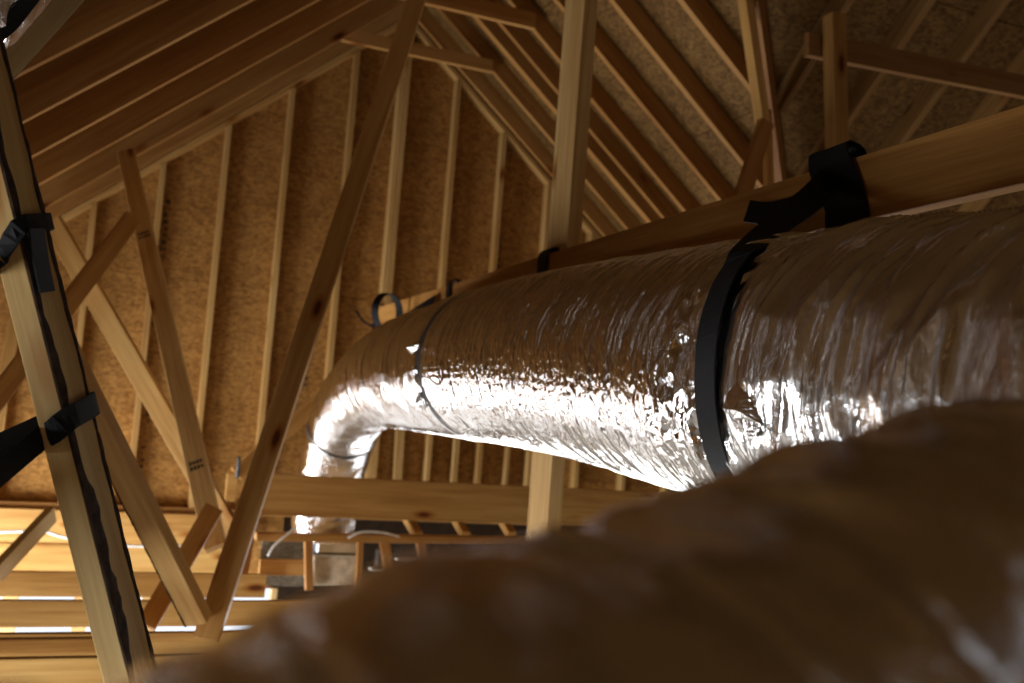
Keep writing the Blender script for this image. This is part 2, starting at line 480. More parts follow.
for s_, xe in ((-1, EAVE_L + 0.1), (1, EAVE_R - 0.1)):
    a = Vector((RX, GY + 0.0445, RZ - 0.025)); b = Vector((xe, GY + 0.0445, roof_z(xe) - 0.025))
    board('top_plate', b, a, (0, 1, 0), 0.089, 0.038, (0.95, 0.85, 0.68), wall_back)
# stencilled grade marks on the sheathing (illegible smears of ink)
def ink_mark(x, z, w, h, rows, parent=wall_back):
    bm = bmesh.new()
    for r in range(rows):
        zz = z - h / 2 + h * (r + 0.5) / rows
        for q in range(3):
            if random.random() < 0.2: continue
            xx = x - w / 2 + w * (q + 0.5) / 3
            hw, hh = w / 7 * random.uniform(0.6, 1.1), h / rows * 0.36 * random.uniform(0.6, 1.1)
            v = [bm.verts.new(p) for p in ((xx - hw, 0, zz - hh), (xx + hw, 0, zz - hh), (xx + hw, 0, zz + hh), (xx - hw, 0, zz + hh))]
            bm.faces.new(v)
    me = bpy.data.meshes.new('ink_mark'); bm.to_mesh(me); bm.free()
    o = link('ink_mark', me, M_INK); o.location = (0, WB - 0.0015, 0)
    o.parent = parent; o.matrix_parent_inverse = Matrix.Translation(parent.location).inverted()
for x, z, w, h, rows in ((0.225, 1.12, 0.035, 0.42, 9), (0.23, 0.62, 0.03, 0.22, 5), (0.24, -0.05, 0.03, 0.3, 7), (1.27, 0.75, 0.04, 0.30, 6), (1.26, 0.3, 0.035, 0.35, 8),
                         (2.64, 1.25, 0.04, 0.3, 6), (0.235, -0.42, 0.03, 0.25, 6)):
    ink_mark(x, z, w, h, rows)
def window_frame(name, x0, x1, z0, z1, y, bars=True):
    o = bx(name, (x0, y, z0), (x1, y + 0.09, z0 + 0.04), M_PINE, kind='structure')
    bx('window_head', (x0, y, z1 - 0.04), (x1, y + 0.09, z1), M_PINE, o)
    for xx in (x0, x1 - 0.04): bx('window_jamb', (xx, y, z0), (xx + 0.04, y + 0.09, z1), M_PINE, o)
    if not bars: return
    for k in range(1, 6):  # unseen bars and rails added to streak the reflection in the foil
        xx = x0 + (x1 - x0) * k / 6
        bx('reflection_bar', (xx - 0.045, y + 0.01, z0 + 0.04), (xx + 0.045, y + 0.08, z1 - 0.04), M_PINE, o)
    for k in range(1, 4):
        zz = z0 + (z1 - z0) * k / 4
        bx('reflection_rail', (x0 + 0.04, y + 0.02, zz - 0.03), (x1 - 0.04, y + 0.07, zz + 0.03), M_PINE, o)
window_frame('window_1', -1.3, 1.2, -3.27, -1.24, GY + 0.09)
window_frame('added_window', 1.9, 4.3, -3.26, -1.54, GY + 0.09, False)  # unseen frame added round the extra lamp

# ------------------------------------------------------------------ roof decks
def slope_panels(parent, to3d, thick, us, vs, planes, mat):
    for i in range(len(us) - 1):
        for k in range(len(vs) - 1):
            g = 0.002
            poly = clip_poly([(us[i] + g, vs[k] + g), (us[i + 1] - g, vs[k] + g), (us[i + 1] - g, vs[k + 1] - g), (us[i] + g, vs[k + 1] - g)], planes)
            if poly: prism('osb_panel', poly, to3d, thick, mat, parent)
def structure_sheet(name, poly, to3d, thick, mat):
    return tag(prism(name, poly, to3d, thick, mat), kind='structure')
DL, DR = 0.245, 0.15                     # vertical depth of left and right rafters
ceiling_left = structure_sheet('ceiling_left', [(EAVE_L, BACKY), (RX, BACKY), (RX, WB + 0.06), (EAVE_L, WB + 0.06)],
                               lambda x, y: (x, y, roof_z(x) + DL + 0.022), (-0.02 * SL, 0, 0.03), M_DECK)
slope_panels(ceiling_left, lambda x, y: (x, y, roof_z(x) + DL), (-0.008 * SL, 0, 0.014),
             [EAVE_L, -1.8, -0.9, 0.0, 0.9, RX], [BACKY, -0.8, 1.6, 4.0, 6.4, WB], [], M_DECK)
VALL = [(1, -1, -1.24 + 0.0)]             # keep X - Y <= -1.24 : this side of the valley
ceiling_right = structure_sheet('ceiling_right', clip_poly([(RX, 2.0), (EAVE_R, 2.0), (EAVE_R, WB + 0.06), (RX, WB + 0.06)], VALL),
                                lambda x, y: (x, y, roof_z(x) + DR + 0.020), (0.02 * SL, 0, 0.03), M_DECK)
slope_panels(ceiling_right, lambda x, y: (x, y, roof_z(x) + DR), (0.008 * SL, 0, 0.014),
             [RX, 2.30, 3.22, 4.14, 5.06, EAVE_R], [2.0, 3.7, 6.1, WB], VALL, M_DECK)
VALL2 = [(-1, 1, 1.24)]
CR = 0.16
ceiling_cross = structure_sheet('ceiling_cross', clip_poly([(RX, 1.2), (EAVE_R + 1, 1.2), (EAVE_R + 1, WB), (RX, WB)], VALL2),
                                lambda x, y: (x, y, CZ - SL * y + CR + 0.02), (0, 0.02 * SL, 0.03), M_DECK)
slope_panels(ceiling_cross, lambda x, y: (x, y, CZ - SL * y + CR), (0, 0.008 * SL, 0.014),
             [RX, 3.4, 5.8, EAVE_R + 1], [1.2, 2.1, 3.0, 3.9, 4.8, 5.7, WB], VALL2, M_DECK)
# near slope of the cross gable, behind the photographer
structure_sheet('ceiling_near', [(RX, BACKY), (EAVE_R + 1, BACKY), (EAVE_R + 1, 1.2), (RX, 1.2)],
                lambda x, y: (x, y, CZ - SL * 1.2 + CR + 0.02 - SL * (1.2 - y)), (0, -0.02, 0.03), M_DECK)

# ------------------------------------------------------------------ walls and floor around, out of view
structure_sheet('floor', [(EAVE_L - 0.1, BACKY), (EAVE_R + 1, BACKY), (EAVE_R + 1, WB + 0.06), (EAVE_L - 0.1, WB + 0.06)], lambda x, y: (x, y, FLOORZ - 0.05), (0, 0, 0.05), M_FLOOR)
WL = EAVE_L + 0.1
baffle = bx('light_baffle', (WL + 0.02, 2.65, -0.895), (-0.35, 3.55, -0.878), M_OSB, kind='structure')  # unseen sheet added to keep the lower left light off the rafters
bx('osb_panel', (WL + 0.02, 1.65, -0.895), (-0.35, 2.645, -0.878), M_OSB, baffle)  # second sheet of the added light block
for nm, y0, y1, z0, z1 in (('wall_left', BACKY, WB, FLOORZ, -2.9), ('wall_left_upper', BACKY, WB, -0.95, -0.45), ('wall_left_near', BACKY, 0.75, -2.9, -0.95), ('wall_left_middle', 2.25, WB, -2.9, -0.95)):
    bx(nm, (WL - 0.12, y0, z0), (WL, y1, z1), M_DRYWALL, kind='structure')
for nm, y0, y1, z0, z1 in (('lamp_wall', 4.7, WB - 0.02, FLOORZ, -2.38), ('lamp_wall_near', 4.7, 5.1, -2.38, -1.06), ('lamp_wall_far', 6.8, WB - 0.02, -2.38, -1.06)):
    bx(nm, (-1.5, y0, z0), (-1.40, y1, z1), M_DRYWALL, kind='structure')  # unseen wall added to carry the lamp nearer the gable
structure_sheet('wall_right', [(BACKY, FLOORZ), (WB, FLOORZ), (WB, 4.6), (BACKY, 4.6)], lambda y, z: (EAVE_R + 1, y, z), (0.05, 0, 0), M_DRYWALL)
structure_sheet('wall_front', [(EAVE_L - 0.1, FLOORZ), (EAVE_R + 1, FLOORZ), (EAVE_R + 1, 4.6), (EAVE_L - 0.1, 4.6)], lambda x, z: (x, BACKY - 0.05, z), (0, 0.05, 0), M_OSB)

# ------------------------------------------------------------------ rafters, ridge board, collar ties
rid = bx('ridge_board', (RX - 0.019, 3.05, RZ - 0.06), (RX + 0.019, GY + 0.08, RZ + 0.12), M_PINE, tint=(0.8, 0.6, 0.42), label='long ridge board at the peak where both roof slopes meet', cat='ridge board')
RAFT_TINT = (0.66, 0.49, 0.32)
ordn = ['second from the gable wall', 'third from the gable wall', 'fourth from the gable wall', 'fifth from the gable wall', 'sixth from the gable wall', 'seventh from the gable wall', 'eighth from the gable wall', 'ninth from the gable wall']
def rafter_left(y, label, t=0.038, tint=RAFT_TINT):
    a = Vector((EAVE_L + 0.12, y, roof_z(EAVE_L + 0.12))); b = Vector((RX - 0.02, y, roof_z(RX - 0.02)))
    return board('rafter', a, b, nrm_l, DL * 0.76, t, tint, None, label=label, cat='rafter', group='rafters of the left roof slope', anchor='low')
def rafter_right(y, label, t=0.038, tint=RAFT_TINT):
    xe = min(EAVE_R - 0.1, y - 1.24 - 0.07)
    a = Vector((xe, y, roof_z(xe))); b = Vector((RX + 0.02, y, roof_z(RX + 0.02)))
    return board('rafter', a, b, nrm_r, DR * 0.76, t, tint, None, label=label, cat='rafter', group='rafters of the right roof slope', anchor='low')
rafter_left(6.955, 'orange pine rafter of the left slope set against the gable wall')
rafter_right(6.955, 'dark orange pine rafter of the right slope set against the gable wall')
for k, y in enumerate((6.50, 5.80, 5.15, 4.52, 3.92, 3.31, 2.70)):
    rafter_left(y, 'orange pine rafter on the left roof slope, ' + ordn[k])
for k, (y, t) in enumerate(((6.58, 0.038), (6.25, 0.055), (6.05, 0.036), (5.77, 0.038), (5.35, 0.040), (4.91, 0.042), (4.43, 0.042), (3.97, 0.042))):
    rafter_right(y, 'dark orange pine rafter on the right roof slope, ' + ordn[k], t)
for k, (px0, py0, px1, py1, y, h) in enumerate(((338, 40, 492, 73, 6.53, 0.089), (240, -42, 534, 32, 5.73, 0.105))):
    a, b = at(px0, py0, y), at(px1, py1, y)
    z = (a.z + b.z) / 2; a.z = b.z = z
    board('collar_tie', a, b, (0, 0, 1), h, 0.038, (0.9, 0.72, 0.52), None, label=('short collar tie close to the gable peak', 'longer collar tie nearer the camera, above the shorter one')[k], cat='collar tie', group='collar ties under the ridge', anchor='low')
# valley and cross-gable framing in the dark upper right
def vpt(x, dz=0.0): return Vector((x, x + 1.24, roof_z(x) + dz))
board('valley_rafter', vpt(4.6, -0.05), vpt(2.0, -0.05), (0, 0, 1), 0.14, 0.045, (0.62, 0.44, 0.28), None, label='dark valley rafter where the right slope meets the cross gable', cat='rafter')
for k, x in enumerate((2.75, 3.20, 3.64, 4.06, 4.50, 4.93)):
    y0 = x + 1.24 - 0.06; y1 = 1.4
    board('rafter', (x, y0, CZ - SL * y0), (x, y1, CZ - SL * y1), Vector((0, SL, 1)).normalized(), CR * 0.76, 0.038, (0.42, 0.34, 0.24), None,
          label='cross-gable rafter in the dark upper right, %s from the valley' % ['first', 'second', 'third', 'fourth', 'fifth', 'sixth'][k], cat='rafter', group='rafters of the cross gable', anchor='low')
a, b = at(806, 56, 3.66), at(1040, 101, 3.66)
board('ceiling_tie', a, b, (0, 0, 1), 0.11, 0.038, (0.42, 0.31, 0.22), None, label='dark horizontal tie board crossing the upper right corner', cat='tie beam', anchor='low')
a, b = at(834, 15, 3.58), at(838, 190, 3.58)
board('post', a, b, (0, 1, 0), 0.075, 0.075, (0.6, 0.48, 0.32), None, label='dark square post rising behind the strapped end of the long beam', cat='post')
a, b = at(741, -30, 3.9), at(763, 124, 3.9)
board('hanger_board', a, b, (0.35, 1, 0), 0.12, 0.038, (0.9, 0.75, 0.52), None, label='slim hanger board with pale edge ending above the beam', cat='board')
a, b = at(766, 122, 3.86), at(728, 240, 3.86)
board('brace', a, b, (1, 0, 0), 0.075, 0.038, (0.62, 0.42, 0.26), None, label='short dark brace below the pale hanger board, left of the valley', cat='brace')
a, b = at(766, 110, 4.0), at(770, 215, 4.0)
board('brace', a, b, (1, 0, 0), 0.04, 0.038, (0.9, 0.74, 0.5), None, label='narrow pale upright just behind the short dark brace', cat='brace')

# ------------------------------------------------------------------ post, long beam, header
BXF = 1.462                               # face of the long beam
board('beam', (BXF + 0.019, -1.2, 0.487), (BXF + 0.019, 6.05, 0.487), (0, 0, 1), 0.146, 0.038, (0.88, 0.66, 0.40), None,
      label='long pine beam running above the silver duct and carrying its straps', cat='beam', anchor='low')
board('post', (1.529, 3.405, -1.0), (1.529, 3.405, 2.66), (0, 1, 0), 0.185, 0.056, (0.95, 0.9, 0.8), None,
      label='tall pale pine post rising behind the silver duct to the roof', cat='post')
board('header', (0.72, 5.3, -0.365 - 0.216), (3.3, 5.3, -0.365 - 0.216), (0, 0, 1), 0.216, 0.038, (0.92, 0.76, 0.52), None,
      label='wide knotty header board passing in front of the duct drop', cat='header', anchor='low')

# ------------------------------------------------------------------ ceiling joists at the lower left
JT = -0.9
joist_lab = ['farthest', 'second farthest', 'middle', 'second nearest', 'nearest']
for k, (y, x1, d) in enumerate(((6.35, 0.85, 0.15), (5.41, 0.85, 0.121), (4.69, 1.7, 0.111), (4.07, 1.7, 0.128), (3.62, 1.9, 0.12))):
    top = JT
    if k == 4: top = at(60, 657, y).z
    board('joist', (EAVE_L + 0.14, y, top - d), (x1, y, top - d), (0, 0, 1), d, 0.038, (1.0, 0.86, 0.60), None,
          label='pale pine ceiling joist at lower left, %s of five' % joist_lab[k], cat='joist', group='ceiling joists at the lower left', anchor='low')
board('rim_joist', (EAVE_L + 0.14, GY - 0.02, -0.775 - 0.20), (0.9, GY - 0.02, -0.775 - 0.20), (0, 0, 1), 0.20, 0.038, (1.0, 0.86, 0.62), None,
      label='pale rim joist at the foot of the OSB gable wall', cat='joist', anchor='low')
a, b = at(-5, 646, 3.85), at(140, 644, 3.85)
board('ledger', a, b, (0, 0, 1), 0.05, 0.038, (0.9, 0.74, 0.5), None, label='low ledger strip between the two nearest joists at bottom left', cat='ledger')

# ------------------------------------------------------------------ braces
def strut(pa, ya, pb, yb, w, t, face, tint, label, name='brace'):
    a, b = at(pa[0], pa[1], ya), at(pb[0], pb[1], yb)
    return board(name, a, b, face, w, t, tint, None, label=label, cat='brace')
PALE = (1.15, 1.06, 0.86)
strut((420, -12), 4.92, (206, 640), 3.96, 0.095, 0.040, (0.95, -0.3, 0), (0.98, 0.84, 0.62), 'longest diagonal brace running from the ridge down to the joists', 'brace')
b2 = strut((126, 152), 6.35, (216, 548), 4.62, 0.098, 0.038, (0.87, -0.5, 0), (1.15, 1.08, 0.95), 'slender brace with dark stamp crossing in front of the gable studs')
strut((52, 222), 5.75, (238, 545), 5.15, 0.105, 0.038, (0.87, -0.5, 0), PALE, 'pale brace slanting from upper left behind the stamped brace')
strut((133, 218), 5.5, (-130, 566), 4.75, 0.089, 0.038, (1, 0.55, 0), (0.85, 0.66, 0.42), 'brace slanting the other way behind the leaning left post')
b5 = strut((34, 292), 3.55, (199, 620), 3.96, 0.088, 0.06, (0.9, -0.42, 0), (1.1, 1.0, 0.82), 'thick brace with bark edge descending right of the leaning post')
strut((214, 508), 4.52, (146, 626), 4.30, 0.08, 0.038, (1, 0, 0), (0.74, 0.54, 0.32), 'short brown brace lying low behind the joist crossing')
strut((36, 242), 6.35, (66, 228), 6.3, 0.12, 0.038, (0, 0, 1), (0.78, 0.55, 0.33), 'short block at the upper end of the pale brace')
strut((236, 474), 6.6, (352, 372), 6.75, 0.10, 0.038, (0, 0, 1), (0.9, 0.7, 0.45), 'brace beside the duct elbow rising toward the gable studs')
strut((-4, 574), 4.9, (52, 514), 5.3, 0.085, 0.038, (0, 0, 1), (0.82, 0.80, 0.58), 'greenish short brace at left edge above the joists')
strut((-8, 440), 6.6, (20, 300), 6.8, 0.07, 0.038, (1, 0, 0), (1.0, 0.88, 0.66), 'pale upright at the left edge behind the leaning post')
board('rough_board', at(-60, 162, 2.4), at(110, -28, 2.4), (-0.75, -0.25, 0.6), 0.15, 0.026, (0.40, 0.36, 0.28), None, label='dark rough board with pale underside across the top left corner', cat='board', anchor='low')
strut((262, 478), 6.2, (240, 590), 5.6, 0.05, 0.038, (1, 0, 0), (0.85, 0.55, 0.3), 'short orange upright right behind the foot of the longest brace')
blk = bx('block', at(225, 501, 6.6) , at(238, 474, 6.6) + Vector((0, 0.05, 0)), M_PINE, tint=(0.9, 0.75, 0.5), label='small wood block with black bolt beside the longest brace', cat='block')
wire('bolt', [at(237, 478, 6.58), at(238, 468, 6.56), at(239, 457, 6.55)], 0.012, M_PLASTIC, blk)

def stamp(parent, x, w, t, n=4):
    bm = bmesh.new()
    for sgn in (-1, 1):
        for k in range(n):
            for r in range(2):
                cx_ = x + (r - 0.5) * 0.03; cy_ = -w / 2 + w * (k + 0.6) / (n + 0.2)
                hx, hy = 0.010 * random.uniform(0.7, 1.2), w / n * 0.36
                bm.faces.new([bm.verts.new(p) for p in ((cx_ - hx, cy_ - hy, sgn * (t / 2 + 0.0006)), (cx_ + hx, cy_ - hy, sgn * (t / 2 + 0.0006)), (cx_ + hx, cy_ + hy, sgn * (t / 2 + 0.0006)), (cx_ - hx, cy_ + hy, sgn * (t / 2 + 0.0006)))])
    me = bpy.data.meshes.new('ink_stamp'); bm.to_mesh(me); bm.free()
    o = link('ink_stamp', me, M_INK); o.parent = parent
    o['label'] = 'dark smudged grade stamp'
L2_ = (at(126, 152, 6.35) - at(216, 548, 4.62)).length
stamp(b2, L2_ * 0.27, 0.07, 0.038); stamp(b2, L2_ * 0.84, 0.07, 0.038)

# leaning post at the left with bark on its corner
PA, PB = at(-21, 70, 1.62), at(129, 672, 1.70)
pm, pL = frame_from(PA, PB, (-0.42, -0.90, 0))   # local y: narrow-face normal ; local z: wide-face normal
me = box_mesh('leaning_post', -0.75, pL + 0.40, -0.089 / 2, 0.089 / 2, -0.0215, 0.0215, 0.003)
post_l = link('leaning_post', me, M_PINE); post_l.matrix_world = pm; post_l.color = (0.85, 0.84, 0.72, 1)
tag(post_l, 'leaning post at left with bark edge and two black straps', 'post')
def bark(parent, L, cy, cz, sy, sz, wy, wz, seed, x0=0.0):
    """ragged strip of bark folded over one long corner (cy, cz) of a board; reaches wy across one face and wz down the other"""
    rs = np.random.RandomState(seed); n = 130
    kn = lambda w: np.interp(np.arange(n), np.arange(0, n + 3, 3), w * (0.45 + 0.9 * rs.rand(len(np.arange(0, n + 3, 3))))) * (0.85 + 0.3 * rs.rand(n))
    a, b = kn(wy), kn(wz)
    verts, faces = [], []
    for k in range(n):
        x = x0 + (L - x0) * k / (n - 1)
        h = 0.0012 + 0.0016 * rs.rand()
        verts += [(x, cy - sy * a[k], cz + sz * 0.0004), (x, cy - sy * a[k] * 0.7, cz + sz * h), (x, cy + sy * h, cz + sz * h), (x, cy + sy * h, cz - sz * b[k] * 0.7), (x, cy + sy * 0.0004, cz - sz * b[k])]
    for k in range(n - 1):
        for q in range(4):
            faces.append((k * 5 + q, k * 5 + q + 1, (k + 1) * 5 + q + 1, (k + 1) * 5 + q))
    me = bpy.data.meshes.new('bark_edge'); me.from_pydata(verts, [], faces)
    o = link('bark_edge', me, M_BARK); o.parent = parent
    o['label'] = 'dark ragged bark edge'
    return o
bark(post_l, pL + 0.39, 0.0445, -0.0215, 1, -1, 0.026, 0.002, 3, -0.74)
bark(post_l, pL + 0.39, -0.0445, -0.0215, -1, -1, 0.008, 0.003, 4, -0.74)
bark(b5, (at(34, 292, 3.55) - at(199, 620, 3.96)).length, -0.044, 0.03, -1, 1, 0.004, 0.02, 5)

# ------------------------------------------------------------------ main silver duct
N1, N2, N3, N4 = Noise(1), Noise(2), Noise(3), Noise(4)
CTRL = [(1.22, -1.0, 0.02, 0.272), (1.21, 0.0, 0.03, 0.272), (1.20, 0.7, 0.055, 0.272), (1.20, 1.2, 0.09, 0.272), (1.20, 1.9, 0.145, 0.268), (1.20, 2.5, 0.175, 0.264),
        (1.20, 3.1, 0.186, 0.262), (1.20, 3.7, 0.186, 0.252), (1.20, 4.3, 0.172, 0.238), (1.20, 4.8, 0.125, 0.215), (1.195, 5.2, 0.03, 0.198),
        (1.19, 5.45, -0.13, 0.19), (1.185, 5.58, -0.34, 0.185), (1.18, 5.64, -0.55, 0.18), (1.18, 5.65, -0.74, 0.17)]
PATH, PS = smooth_path(CTRL, 1600)
def s_at_y(y): return float(PS[np.argmin(np.abs(PATH[:1380, 1] - y))])
def seg(s0, s1, step):
    n = int(round((s1 - s0) / step)) + 1
    q = np.linspace(s0, s1, n)
    return np.stack([np.interp(q, PS, PATH[:, k]) for k in range(4)], 1), q
S_STRAP = s_at_y(1.46); S_J1 = s_at_y(3.2); S_J2 = s_at_y(4.08); S_END = PS[-1]
def ridge(n): return 1 - np.abs(2 * n - 1)
def disp_common(S, V):
    d = 0.010 * (N3(S * 3.0, V, 5) - 0.5)
    w = np.exp(-((S - S_STRAP) / 0.05) ** 2)
    d = d - 0.016 * w
    c = np.exp(-((S - (S_STRAP + 0.09)) / 0.10) ** 2) * (0.35 + 0.65 * np.exp(-((V - 0.76) / 0.16) ** 2))
    d = d + c * 0.020 * (ridge(N4(S * 34 + 3 * V, V, 22)) - 0.5) + c * 0.008 * (ridge(N2(S * 75, V, 44)) - 0.5)
    for sj in (S_J1, S_J2):
        d = d - 0.012 * np.exp(-((S - sj) / 0.02) ** 2)
    return d
def disp_mid(S, V):
    u = S * 95 + 5 * np.sin(2 * PI * V) * 1.0
    d = 0.0022 * (ridge(N4(S * 90 + 2 * np.sin(2 * PI * V), V, 84)) - 0.5) + 0.0052 * (N1(u + 3 * N3(S * 6, V, 9), V, 10) - 0.5) + 0.0030 * (ridge(N2(S * 45 + 2.5 * np.sin(2 * PI * V), V, 7)) - 0.5)
    return d + disp_common(S, V)
def disp_near(S, V):
    u = S * 26 + 2.5 * np.sin(2 * PI * V) + 1.2 * N3(S * 8, V, 12)
    d = 0.018 * (ridge(N1(u, V, 8)) ** 1.5 - 0.5) + 0.006 * (ridge(N2(S * 60 + 4 * np.sin(2 * PI * V), V, 14)) - 0.5)
    d = d + 0.006 * (ridge(N4(S * 16, V, 18)) - 0.5)
    return d + disp_common(S, V)
def disp_far(S, V):
    d = 0.008 * (ridge(N1(S * 30 + 2 * np.sin(2 * PI * V), V, 8)) - 0.5) + 0.004 * (N2(S * 70, V, 12) - 0.5)
    return d + disp_common(S, V)
duct = empty('flexible_duct', (1.20, 1.9, 0.145))
tag(duct, 'large silver foil flexible duct hanging from straps under the long beam', 'duct')
def sleeve(s0, s1, step, nt, disp, mat, label, parent=duct):
    P, q = seg(s0, s1, step)
    o = tube('foil_sleeve', P, q - q[0], nt, (lambda S, V: disp(S, V)) , mat, parent, s_off=q[0])
    o['label'] = label
    return o
SLEEVES = [sleeve(0.0, S_STRAP, 0.0035, 260, disp_near, M_FOIL_BIG, 'loose wrinkled foil jacket near the camera'),
           sleeve(S_STRAP, S_J1, 0.0026, 460, disp_mid, M_FOIL, 'tight finely ribbed foil jacket'),
           sleeve(S_J1, S_J2, 0.0035, 200, disp_far, M_FOIL, 'foil jacket beyond the taped joint'),
           sleeve(S_J2, S_END, 0.005, 160, disp_far, M_FOIL, 'foil elbow turning down to the floor')]
def band(sc, w, extra, mat, name, v0=0.0, v1=1.0, jag=0.0, seed=1):
    P, q = seg(sc - w / 2, sc + w / 2, w / 4)
    P = P.copy(); P[:, 3] += extra
    o = tube(name, P, q - q[0], 96, lambda S, V: 0.003 * (N2(S * 90, V, 30) - 0.5), mat, duct, s_off=q[0])
    return o
band(S_J1, 0.055, 0.002, M_BLACK, 'joint_tie')
band(S_J2, 0.016, -0.001, M_BLACK, 'joint_tie')
band(float(PS[np.argmin(np.abs(PATH[:, 2] + 0.12))]), 0.022, 0.006, M_BLACK, 'joint_tie')

def duct_point(y_or_s, phi, extra=0.0, by_s=False):
    """point on the duct skin, phi in degrees from +X counter-clockwise seen from the camera end (90 = top, 180 = camera-left side)"""
    s = y_or_s if by_s else s_at_y(y_or_s)
    p = [np.interp(s, PS, PATH[:, k]) for k in range(4)]
    r = p[3] + extra; f = math.radians(phi)
    return Vector((p[0] + r * math.cos(f), p[1], p[2] + r * math.sin(f)))

def flap(y, phi, ry, rphi, h, seed, label=None):
    """torn, folded scrap of foil lifting off the skin: facets around a raised crease"""
    rs = np.random.RandomState(seed); loc = Vector(duct.location)
    ring_ = []
    for k in range(9):
        f = 2 * PI * k / 9
        q = 0.75 + 0.4 * rs.rand()
        ring_.append(duct_point(y + ry * math.cos(f) * q, phi + rphi * math.sin(f) * q, 0.004 if k % 3 else 0.012))
    mid = [duct_point(y + ry * 0.35 * c, phi + rphi * 0.3 * d, h * (0.6 + 0.6 * rs.rand())) for c, d in ((-1, -0.4), (0.2, 0.7), (1, -0.2))]
    vs = [tuple(p - loc) for p in ring_ + mid]
    fs = [(0, 1, 11), (1, 2, 10), (1, 10, 11), (2, 3, 10), (3, 4, 10), (4, 9, 10), (4, 5, 9), (5, 6, 9), (6, 7, 9), (7, 8, 11), (7, 11, 9), (8, 0, 11), (9, 11, 10)]
    me = bpy.data.meshes.new('foil_flap'); me.from_pydata(vs, [], fs)
    uvl = me.uv_layers.new(name='UVMap')
    for l in me.loops:
        c = me.vertices[l.vertex_index].co; uvl.data[l.index].uv = (c.y, c.z)
    o = link('foil_flap', me, M_FOIL_TAPE)
    o.parent = SLEEVES[0] if y < 1.46 else SLEEVES[2]
    if label: o['label'] = label
flap(1.335, 192, 0.045, 9, 0.026, 13, 'torn foil flap right of the wide strap')
flap(3.27, 172, 0.055, 5, 0.03, 14, 'scrap of foil tape at the joint')
flap(3.25, 190, 0.045, 4, 0.02, 15)
flap(3.26, 212, 0.06, 8, 0.03, 16)

# ------------------------------------------------------------------ wide black strap around the duct
strap = empty('hanging_strap', (1.20, 1.5, 0.1))
tag(strap, 'wide black webbing strap slung round the duct from the beam, nearest the camera', 'strap')
pts, wd = [], []
pts.append(Vector((BXF - 0.006, 1.80, 0.60))); wd.append(Vector((-0.4, 0.5, 0.75)))
pts.append(Vector((BXF - 0.14, 1.70, 0.51))); wd.append(Vector((-0.35, 0.65, 0.65)))
for phi, y in ((122, 1.515), (135, 1.49), (150, 1.465), (170, 1.445), (195, 1.44), (220, 1.455), (245, 1.48), (270, 1.51), (300, 1.56), (335, 1.62), (370, 1.70)):
    pts.append(duct_point(y, phi, 0.007)); wd.append(Vector((0, 1, 0.0)) + Vector((0, 0, 0.3 if phi < 130 else 0)))
pts.append(Vector((BXF - 0.012, 1.75, 0.36))); wd.append(Vector((0, 1, 0)))
pts.append(Vector((BXF - 0.008, 1.78, 0.52))); wd.append(Vector((0, 1, 0)))
ribbon('sling', pts, wd, 0.060, 0.003, M_STRAP, strap, 10)
y0 = 1.80
ribbon('beam_wrap', [Vector((BXF - 0.006, y0 - 0.075, 0.465)), Vector((BXF - 0.007, y0 - 0.045, 0.55)), Vector((BXF - 0.014, y0, 0.635)), Vector((BXF - 0.002, y0 + 0.01, 0.672)),
                     Vector((BXF + 0.045, y0 + 0.01, 0.655)), Vector((BXF + 0.046, y0, 0.56)), Vector((BXF + 0.045, y0, 0.47))], [Vector((0, 1, 0))] * 7, 0.125, 0.004, M_STRAP, strap)
ribbon('strap_tail', [at(822, 190, 1.795), at(795, 206, 1.88), at(768, 213, 1.99), at(747, 211, 2.07)], [Vector((0.1, 0.2, 1)), Vector((0.1, 0.25, 1)), Vector((0.1, 0.3, 1)), Vector((0.1, 0.35, 1))], 0.056, 0.003, M_STRAP, strap)
bm = bmesh.new(); bmesh.ops.create_uvsphere(bm, u_segments=12, v_segments=6, radius=0.006)
me = bpy.data.meshes.new('rivet'); bm.to_mesh(me); bm.free()
rv = link('rivet', me, M_STEEL, None); rv.parent = next(c for c in strap.children if c.name.startswith('beam_wrap')); rv.location = Vector((BXF - 0.016, 1.795, 0.582)) - strap.location

# smaller straps further along the beam
def far_strap(y, label, tail, w=0.045):
    e = empty('hanging_strap', (BXF, y, 0.63)); tag(e, label, 'strap')
    z1, z0 = 0.645, 0.44
    ribbon('beam_wrap', [Vector((BXF - 0.008, y, z0)), Vector((BXF - 0.009, y, 0.55)), Vector((BXF - 0.008, y, z1 - 0.012)), Vector((BXF + 0.019, y, z1 + 0.012)), Vector((BXF + 0.047, y, z1 - 0.012)),
                         Vector((BXF + 0.046, y, 0.5)), Vector((BXF + 0.019, y, 0.44))], [Vector((0, 1, 0))] * 7, w, 0.004, M_STRAP, e)
    if tail: ribbon('strap_tail', [Vector(p) for p in tail], [Vector((0.1, 0.2, 1))] * len(tail), 0.022, 0.003, M_STRAP, e)
    return e
far_strap(3.42, 'black strap folded over the beam beside the tall post', [(BXF - 0.012, 3.40, 0.56), (BXF - 0.04, 3.6, 0.50), (BXF - 0.06, 3.85, 0.455), (BXF - 0.08, 4.1, 0.42)], 0.085)
far_strap(4.55, 'small black strap over the beam between the post and the looped strap', [(BXF - 0.012, 4.53, 0.56), (BXF - 0.05, 4.7, 0.52), (BXF - 0.08, 4.95, 0.49), (BXF - 0.10, 5.2, 0.44)], 0.06)
lp = empty('strap_loop', (BXF, 5.45, 0.6)); tag(lp, 'black strap hanging in a loose ring near the far end of the beam', 'strap')
rc_ = at(388, 312, 5.2)
ring = []
for k in range(15):
    f = 2 * PI * k / 14 + 4.2
    ring.append(rc_ + Vector((0.085 * math.cos(f), 0.07 * math.cos(f) + 0.02 * k / 14, 0.10 * math.sin(f))))
